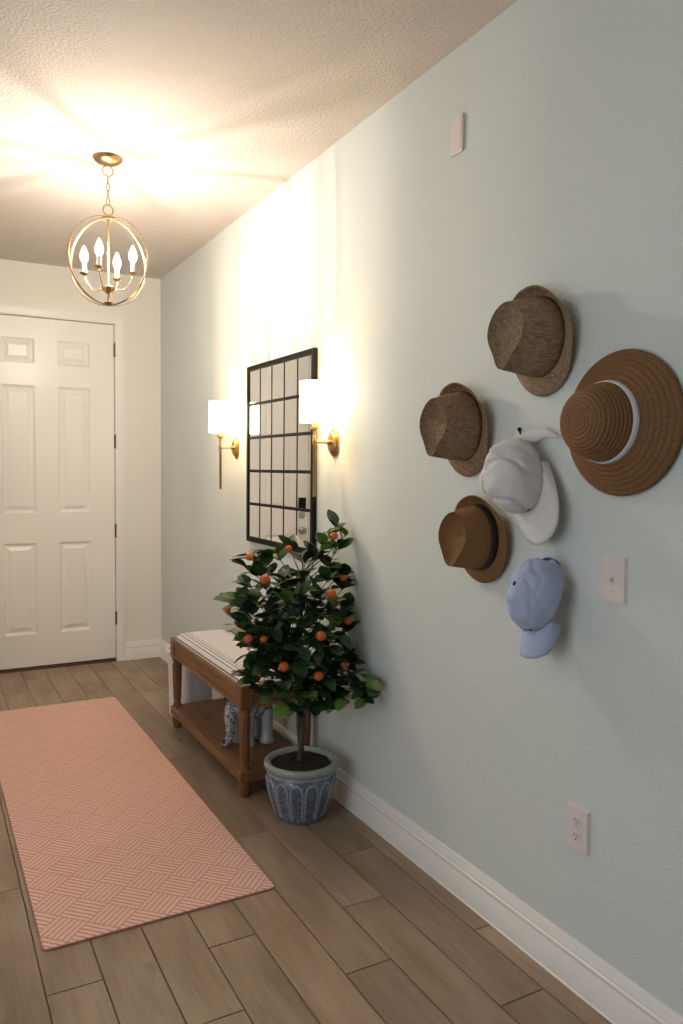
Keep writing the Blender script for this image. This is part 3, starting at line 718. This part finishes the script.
# ------------------------------------------------------------------ hats
def mount(y, z, off, roll=0, pitch=0, yaw=0):
    """hat frame on the right wall: local +Z (crown) -> into the room, local +X (front) -> down.
       roll turns about the wall normal, pitch lifts the front off the wall, yaw turns about the vertical"""
    base = Matrix(((0, 0, -1), (0, -1, 0), (-1, 0, 0)))          # columns: X->-z, Y->-y, Z->-x
    m = Matrix.Rotation(roll, 3, 'X') @ Matrix.Rotation(yaw, 3, 'Z') @ Matrix.Rotation(pitch, 3, 'Y') @ base
    return (-off, y, z), m.to_euler()
def straw(name, a, b, c, rings=0, weave=230, rough=.8):
    m = mat(name, b, rough, spec=.2); t = NT(m); o = t.obj()
    n1 = t.noise(o, weave, 2, .6); n2 = t.noise(o, 18, 3)
    col = t.mix(t.math('MULTIPLY', n2, .8), t.ramp(n1, [(.3, a), (.5, b), (.7, c)]), b)
    t.color(col); t.bump(n1, .5, .002); return m
def weavemat(name, a, b, c):
    m = mat(name, b, .85, spec=.15); t = NT(m); o = t.obj()
    n2 = t.noise(o, 300, 2, .6); n3 = t.noise(t.vscale(o, (1, 1, .35)), 120, 2, .5); k = t.math('ADD', t.math('MULTIPLY', n3, .4), t.math('MULTIPLY', n2, .6))
    t.color(t.ramp(k, [(.36, a), (.5, b), (.64, c)])); t.bump(k, .35, .002); return m
M['heather'] = weavemat('heathered_tan_weave', (.17, .112, .066), (.28, .195, .122), (.40, .30, .20))
M['heather2'] = weavemat('heathered_brown_weave', (.155, .095, .052), (.255, .165, .097), (.36, .25, .155))
M['felt'] = straw('brown_paper_straw', (.13, .065, .026), (.215, .112, .044), (.28, .155, .066), weave=320)
M['band_black'] = noisy('black_ribbon', (.012, .011, .011), (.025, .022, .02), 60, .6)
M['white_band'] = noisy('white_ribbon', (.66, .68, .72), (.72, .73, .76), 60, .6)
M['hat_lining'] = noisy('dark_hat_lining', (.055, .028, .014), (.085, .045, .024), 40, .9)

def sm(x, a, b): t = max(0, min(1, (x-a)/(b-a))); return t*t*(3-2*t)
def fedora(name, label, loc, rot, m, h=.118, a=.098, b=.082, wf=.048, wb=.036, ws=.040, front=-.016, back=.034, side=.004, band=None, crease=.034, pinch=.30, taper=.18, tapery=.24, sc=1, group=None):
    t = thing(name, label, 'hat', loc, rot, group); t.scale = (sc,)*3
    N = 72
    def oval(th): return 1/math.sqrt((math.cos(th)/a)**2+(math.sin(th)/b)**2)
    bmx = nb(); rows = []
    # crown: sides
    def shape(x, y, z):
        k = sm(z, h*.30, h*.95)
        f = math.exp(-((x-a*.62)/(a*.42))**2) if x < a*.62 else 1.0
        y = y*(1-pinch*k*f)
        # top crease: long valley, deepest behind the pinch
        r_ = math.sqrt((x/a)**2+(y/b)**2)
        return x, y, z
    sidez = [0, .12, .25, .4, .55, .7, .82, .91, .965, 1.0]
    for s in sidez:
        ring = []
        for i in range(N):
            th = 2*PI*i/N; r = oval(th); x, y, z = r*math.cos(th)*(1-taper*s**1.3), r*math.sin(th)*(1-tapery*s**1.6), h*s
            # top line is lower at the back, slightly higher in front
            z *= 1+.06*math.cos(th)*s
            x, y, z = shape(x, y, z); ring.append(bmx.verts.new((x, y, z)))
        rows.append(ring)
    top = rows[-1]
    for q in (.93, .82, .66, .48, .3, .14):
        ring = []
        for i in range(N):
            v = top[i].co; x, y = v.x*q, v.y*q; z = v.z
            ed = 1-q
            dip = crease*sm(ed, -.12, .30)*(1-.35*sm(abs(x)/a, .3, .9))
            z = z - dip
            ring.append(bmx.verts.new((x, y, z)))
        rows.append(ring)
    cvt = bmx.verts.new((0, 0, h-crease*1.0))
    for A, B in zip(rows, rows[1:]):
        for i in range(N): bmx.faces.new((A[i], A[(i+1) % N], B[(i+1) % N], B[i]))
    for i in range(N): bmx.faces.new((rows[-1][i], rows[-1][(i+1) % N], cvt))
    cr = link('crown', bmx, m, t, angle=55); cr.modifiers.new('thickness', 'SOLIDIFY').thickness = .0022
    # brim
    bmx = nb(); rows = []
    for k in range(9):
        u_ = k/8; ring = []
        for i in range(N):
            th = 2*PI*i/N; c = math.cos(th)
            wd = ws+(wf-ws)*max(0, c)**2+(wb-ws)*max(0, -c)**2
            el_ = side+(front-side)*sm(c, .0, 1)+(back-side)*sm(-c, .15, .95)
            r = oval(th)+wd*u_*(1-.25*sm(-c, .4, 1)*u_); z = el_*u_**1.5
            ring.append(bmx.verts.new((r*math.cos(th), r*math.sin(th), z)))
        rows.append(ring)
    for A, B in zip(rows, rows[1:]):
        for i in range(N): bmx.faces.new((A[i], A[(i+1) % N], B[(i+1) % N], B[i]))
    br = link('brim', bmx, m, t, smooth=True); br.modifiers.new('thickness', 'SOLIDIFY').thickness = .0028
    if band:
        bmx = nb(); rows = []
        for (z, o_) in ((.003, .0016), (.006, .003), (.022, .003), (.025, .0014)):
            rows.append([bmx.verts.new(((oval(2*PI*i/N)*(1-taper*(z/h)**1.3)+o_)*math.cos(2*PI*i/N), (oval(2*PI*i/N)*(1-tapery*(z/h)**1.6)+o_)*math.sin(2*PI*i/N), z)) for i in range(N)])
        for A, B in zip(rows, rows[1:]):
            for i in range(N): bmx.faces.new((A[i], A[(i+1) % N], B[(i+1) % N], B[i]))
        link('hat_band', bmx, band, t, smooth=True)
    return t
lo, ro = mount(1.668, 1.803, .032, roll=.10, pitch=-.05)
fedora('fedora_hat', 'heathered tan fedora hanging highest in the wall cluster of hats', lo, ro, M['heather'], h=.118, a=.103, b=.092, wf=.050, wb=.032, ws=.028, crease=.030, pinch=.42, sc=1.08)
lo, ro = mount(2.012, 1.568, .032, roll=.08, pitch=-.05)
fedora('fedora_hat', 'heathered brown fedora hanging left of the white cap', lo, ro, M['heather2'], h=.110, a=.103, b=.092, wf=.048, wb=.032, ws=.028, crease=.029, pinch=.42, sc=1.08)
lo, ro = mount(1.918, 1.218, .030, roll=.06, pitch=-.03)
fedora('fedora_hat', 'smooth brown straw fedora with a black band, lowest of the fedoras', lo, ro, M['felt'], h=.102, a=.095, b=.085, wf=.041, wb=.036, ws=.040, front=-.008, back=.026, side=.004, band=M['band_black'], crease=.026, pinch=.34, tapery=.22, sc=1.07)

# wide sun hat with braided rings
lo, ro = mount(1.385, 1.55, .018, roll=.0, pitch=.0, yaw=.0)
sh = thing('sun_hat', 'wide-brimmed brown straw sun hat with a white band on the wall', 'hat', lo, ro)
def braid(name, a, b, c):
    m = mat(name, b, .7, spec=.25); t = NT(m); o = t.obj(); sp = t.n('ShaderNodeSeparateXYZ'); t.l(o, sp.inputs[0])
    n1 = t.noise(o, 260, 2, .6); n2 = t.noise(o, 14, 2)
    t.color(t.mix(t.math('MULTIPLY', n2, .6), t.ramp(n1, [(.3, a), (.5, b), (.7, c)]), b)); t.bump(n1, .4, .0015); return m
M['braid'] = braid('braided_brown_straw', (.12, .055, .022), (.20, .10, .042), (.29, .155, .07))
N = 96
def ringed(prof_fn, s0, s1, pitch_, amp, name):
    """surface of revolution with stepped braid ridges along arclength s"""
    b = nb(); rows = []; n_ = int((s1-s0)/pitch_*6); 
    for k in range(n_+1):
        s = s0+(s1-s0)*k/n_; r, z, nr, nz = prof_fn(s); hgt = amp*abs(math.sin(PI*((s-s0)/pitch_)))**.6
        if r < 1e-4: rows.append([b.verts.new((0, 0, z))]); continue
        rows.append([b.verts.new(((r+nr*hgt)*math.cos(2*PI*i/N), (r+nr*hgt)*math.sin(2*PI*i/N), z+nz*hgt)) for i in range(N)])
    for A, B in zip(rows, rows[1:]):
        for i in range(N):
            j = (i+1) % N
            if len(A) == 1: b.faces.new((A[0], B[i], B[j]))
            elif len(B) == 1: b.faces.new((A[i], A[j], B[0]))
            else: b.faces.new((A[i], A[j], B[j], B[i]))
    o = link(name, b, M['braid'], sh, smooth=True); o.modifiers.new('thickness', 'SOLIDIFY').thickness = .002; return o
RC, RB = .099, .184
CB = .046      # the brim slopes down from the crown's base to its edge
def brimf(s): u_ = (s)/(RB-RC); return RC+s, CB-(CB+.006)*(.55*u_+.45*u_*u_), .4, .9
ringed(brimf, 0, RB-RC, .0121, .0034, 'brim')
# crown: side then rounded shoulder then flat top
pts = [(RC, CB), (.093, CB+.030), (.084, CB+.058), (.078, CB+.074), (.069, CB+.086), (.056, CB+.0925), (.040, CB+.096), (.020, CB+.0975), (0, CB+.098)]
cum = [0]
for p, q in zip(pts, pts[1:]): cum.append(cum[-1]+math.hypot(q[0]-p[0], q[1]-p[1]))
def crownf(s):
    for i in range(len(pts)-1):
        if s <= cum[i+1]+1e-9:
            t = (s-cum[i])/(cum[i+1]-cum[i]); p, q = pts[i], pts[i+1]; dr, dz = q[0]-p[0], q[1]-p[1]; l_ = math.hypot(dr, dz)
            return p[0]+dr*t, p[1]+dz*t, dz/l_, -dr/l_
    return 0, pts[-1][1], 0, 1
ringed(crownf, 0, cum[-1], .0105, .0036, 'crown')
b = nb(); lathe(b, [(.1030, CB+.003), (.1040, CB+.005), (.1014, CB+.018), (.0990, CB+.020)], N); link('hat_band', b, M['white_band'], sh, smooth=True)

# ------------------------------------------------------------------ caps
M['white_cotton'] = noisy('white_cotton_twill', (.66, .65, .645), (.71, .70, .69), 30, .9, bump=.25, bdist=.003, spec=.15)
M['blue_cotton'] = noisy('pale_blue_cotton', (.40, .475, .665), (.44, .51, .70), 30, .9, bump=.2, bdist=.003, spec=.15)
M['blue_strap'] = noisy('blue_strap', (.08, .19, .45), (.10, .22, .5), 30, .9)
M['stitch'] = noisy('dark_embroidery', (.03, .035, .06), (.05, .055, .08), 60, .8)
M['eyelet_black'] = noisy('black_button', (.008, .008, .01), (.015, .015, .018), 60, .5)
from mathutils import noise as mn
def cap(name, label, loc, rot, m, strap_m, a=.098, b=.082, h=.118, wr=.006, bill=.075, bw=1.0, ridge=0, square=3.0, droop=.03, dent=(), sc=1, seed=0, button=None):
    t = thing(name, label, 'cap', loc, rot); t.scale = (sc,)*3
    N, K = 84, 22
    def dome(th, ph):
        """ph 0 rim .. 1 apex"""
        c, s = math.cos(th), math.sin(th)
        e = math.cos(ph*PI/2)**.82; zz_ = math.sin(ph*PI/2)**.9
        x, y, z = a*c*e, b*s*e, h*zz_
        x += .012*zz_*(1-zz_)*2*(c > 0)*c
        seam = min(abs(((th/(PI/3)+.5) % 1)-.5), 1)
        n_ = mn.noise(Vector((x*16+seed, y*16, z*16)))*wr + mn.noise(Vector((x*40+seed, y*40, z*40)))*wr*.35
        n_ -= ridge*max(0, 1-abs(mn.noise(Vector((x*13+seed*2, y*13, z*13+5))))*11)*(.4+zz_)
        k = 1+n_/.09-(.010 if seam < .035 else 0)
        p = Vector((x*k, y*k, z*k))
        for (dc, rad, depth) in dent:
            d_ = (p-Vector(dc)).length
            if d_ < rad*2.2: p -= p.normalized()*depth*math.exp(-(d_/rad)**2)
        return p
    bmx = nb(); rows = []
    for k in range(K):
        ph = k/K; ring = []
        for i in range(N):
            th = 2*PI*i/N; p = dome(th, ph)
            # back opening: raise the rim at the rear (th = pi)
            if abs(abs(th-PI)) < .42 and ph < .34: q = dome(th, .34); f = math.cos((th-PI)/.42*PI/2); p = p.lerp(q, max(0, f)**.6)
            ring.append(bmx.verts.new(p))
        rows.append(ring)
    ap = bmx.verts.new(dome(0, 1))
    for A, B in zip(rows, rows[1:]):
        for i in range(N): bmx.faces.new((A[i], A[(i+1) % N], B[(i+1) % N], B[i]))
    for i in range(N): bmx.faces.new((rows[-1][i], rows[-1][(i+1) % N], ap))
    cr = link('crown', bmx, m, t, smooth=True); cr.modifiers.new('thickness', 'SOLIDIFY').thickness = .0025
    # bill
    bmx = nb(); rows = []; A0 = 1.12*bw
    for k in range(9):
        u_ = k/8; row = []
        for i in range(33):
            s = (i-16)/16; th = s*A0; p = Vector((a*math.cos(th)*.985, b*math.sin(th)*.985, .004))
            reach = bill*max(0, 1-abs(s)**square)**(.7 if square < 4 else .5)
            q = p+Vector((reach*u_*1.0, math.sin(th)*.012*u_*(1-abs(s)**6), 0))
            q.z = .006 - droop*(s*s)*1.1*(.25+.75*u_)*1 - droop*.25*u_*u_
            row.append(bmx.verts.new(q))
        rows.append(row)
    for A, B in zip(rows, rows[1:]):
        for i in range(32): bmx.faces.new((A[i], A[i+1], B[i+1], B[i]))
    bl_ = link('bill', bmx, m, t, smooth=True); sd = bl_.modifiers.new('thickness', 'SOLIDIFY'); sd.thickness = .004
    # strap across the rear opening
    bmx = nb(); rows = []
    for i in range(15):
        th = PI-.48+.96*i/14; r = Vector((a*math.cos(th), b*math.sin(th), 0))
        rows.append([bmx.verts.new(r*1.005+Vector((0, 0, .001))), bmx.verts.new(r*1.005+Vector((0, 0, .017)))])
    for A, B in zip(rows, rows[1:]): bmx.faces.new((A[0], A[1], B[1], B[0]))
    st = link('strap', bmx, strap_m, t, smooth=True); st.modifiers.new('thickness', 'SOLIDIFY').thickness = .003
    b2 = nb(); bmesh.ops.create_uvsphere(b2, u_segments=12, v_segments=8, radius=.007, matrix=Matrix.Translation(dome(0, 1)) @ Matrix.Diagonal((1, 1, .55, 1))); link('button', b2, button or m, t, smooth=True)
    return t, dome
lo, ro = mount(1.708, 1.412, .050, roll=-.58, pitch=.06)
wc, _ = cap('baseball_cap', 'crumpled white cotton cap hanging on a black hook amid the hats', lo, ro, M['white_cotton'], M['white_cotton'], a=.106, b=.084, wr=.007, bill=.098, bw=1.34, droop=.024, ridge=.012, sc=1.06, seed=3, dent=(((-.04, -.03, .085), .028, .014), ((-.02, .04, .08), .03, .012)))
lo, ro = mount(1.597, 1.085, .062, roll=0, pitch=.36)
tb, dm = cap('baseball_cap', 'pale blue cotton cap with black button, lowest on the wall', lo, ro, M['blue_cotton'], M['blue_strap'], a=.104, b=.072, h=.108, wr=.007, bill=.078, droop=.040, bw=.80, square=6, ridge=.004, seed=11, dent=(((.02, -.045, .07), .026, .012),), button=M['eyelet_black'])
# small dark embroidered marks above the bill
for (th, ph, ln) in ((.25, .13, .016), (-.1, .10, .012), (-.35, .12, .014)):
    p = dm(th, ph); q = dm(th+.12, ph); b = nb(); n_ = p.normalized()*.0016; tube(b, [p+n_, p.lerp(q, .5)+n_*1.2, q+n_], .0016, 6); link('embroidery', b, M['stitch'], tb)
b = nb(); pth = [(-.048, 1.752, 1.512), (-.046, 1.735, 1.526), (-.04, 1.71, 1.531), (-.034, 1.68, 1.527), (-.03, 1.655, 1.534), (-.026, 1.635, 1.536), (-.022, 1.615, 1.526), (-.018, 1.598, 1.522)]
wd_ = [.013, .018, .021, .021, .018, .014, .010, .005]; rows = [[b.verts.new((x, y, z+w_)), b.verts.new((x-.006, y, z)), b.verts.new((x, y, z-w_))] for (x, y, z), w_ in zip(pth, wd_)]
for A, B in zip(rows, rows[1:]):
    for k in range(2): b.faces.new((A[k], A[k+1], B[k+1], B[k]))
bpy.context.view_layer.update(); bmesh.ops.transform(b, matrix=wc.matrix_world.inverted(), verts=b.verts)
o = link('strap_end', b, M['white_cotton'], wc, smooth=True); o.modifiers.new('thickness', 'SOLIDIFY').thickness = .003; o.modifiers.new('smooth', 'SUBSURF').levels = 1
hk = thing('wall_hook', 'small black wall hook holding the white cap', 'hook', (0, 1.722, 1.530))
b = nb(); lathe(b, [(0, 0), (.010, 0), (.010, .003), (.004, .004), (0, .004)], 14); bmesh.ops.rotate(b, verts=b.verts, cent=(0, 0, 0), matrix=Matrix.Rotation(-PI/2, 3, 'Y')); link('hook_base', b, M['black_metal'], hk)
b = nb(); tube(b, [(-.003, 0, 0), (-.03, 0, -.002), (-.045, 0, .004), (-.05, 0, .014)], [.0025, .0025, .003, .003], 8); bmesh.ops.create_uvsphere(b, u_segments=10, v_segments=8, radius=.006, matrix=Matrix.Translation((-.05, 0, .017))); link('hook_arm', b, M['black_metal'], hk, smooth=True)
print('planks', count, 'leaves', len(leaves))
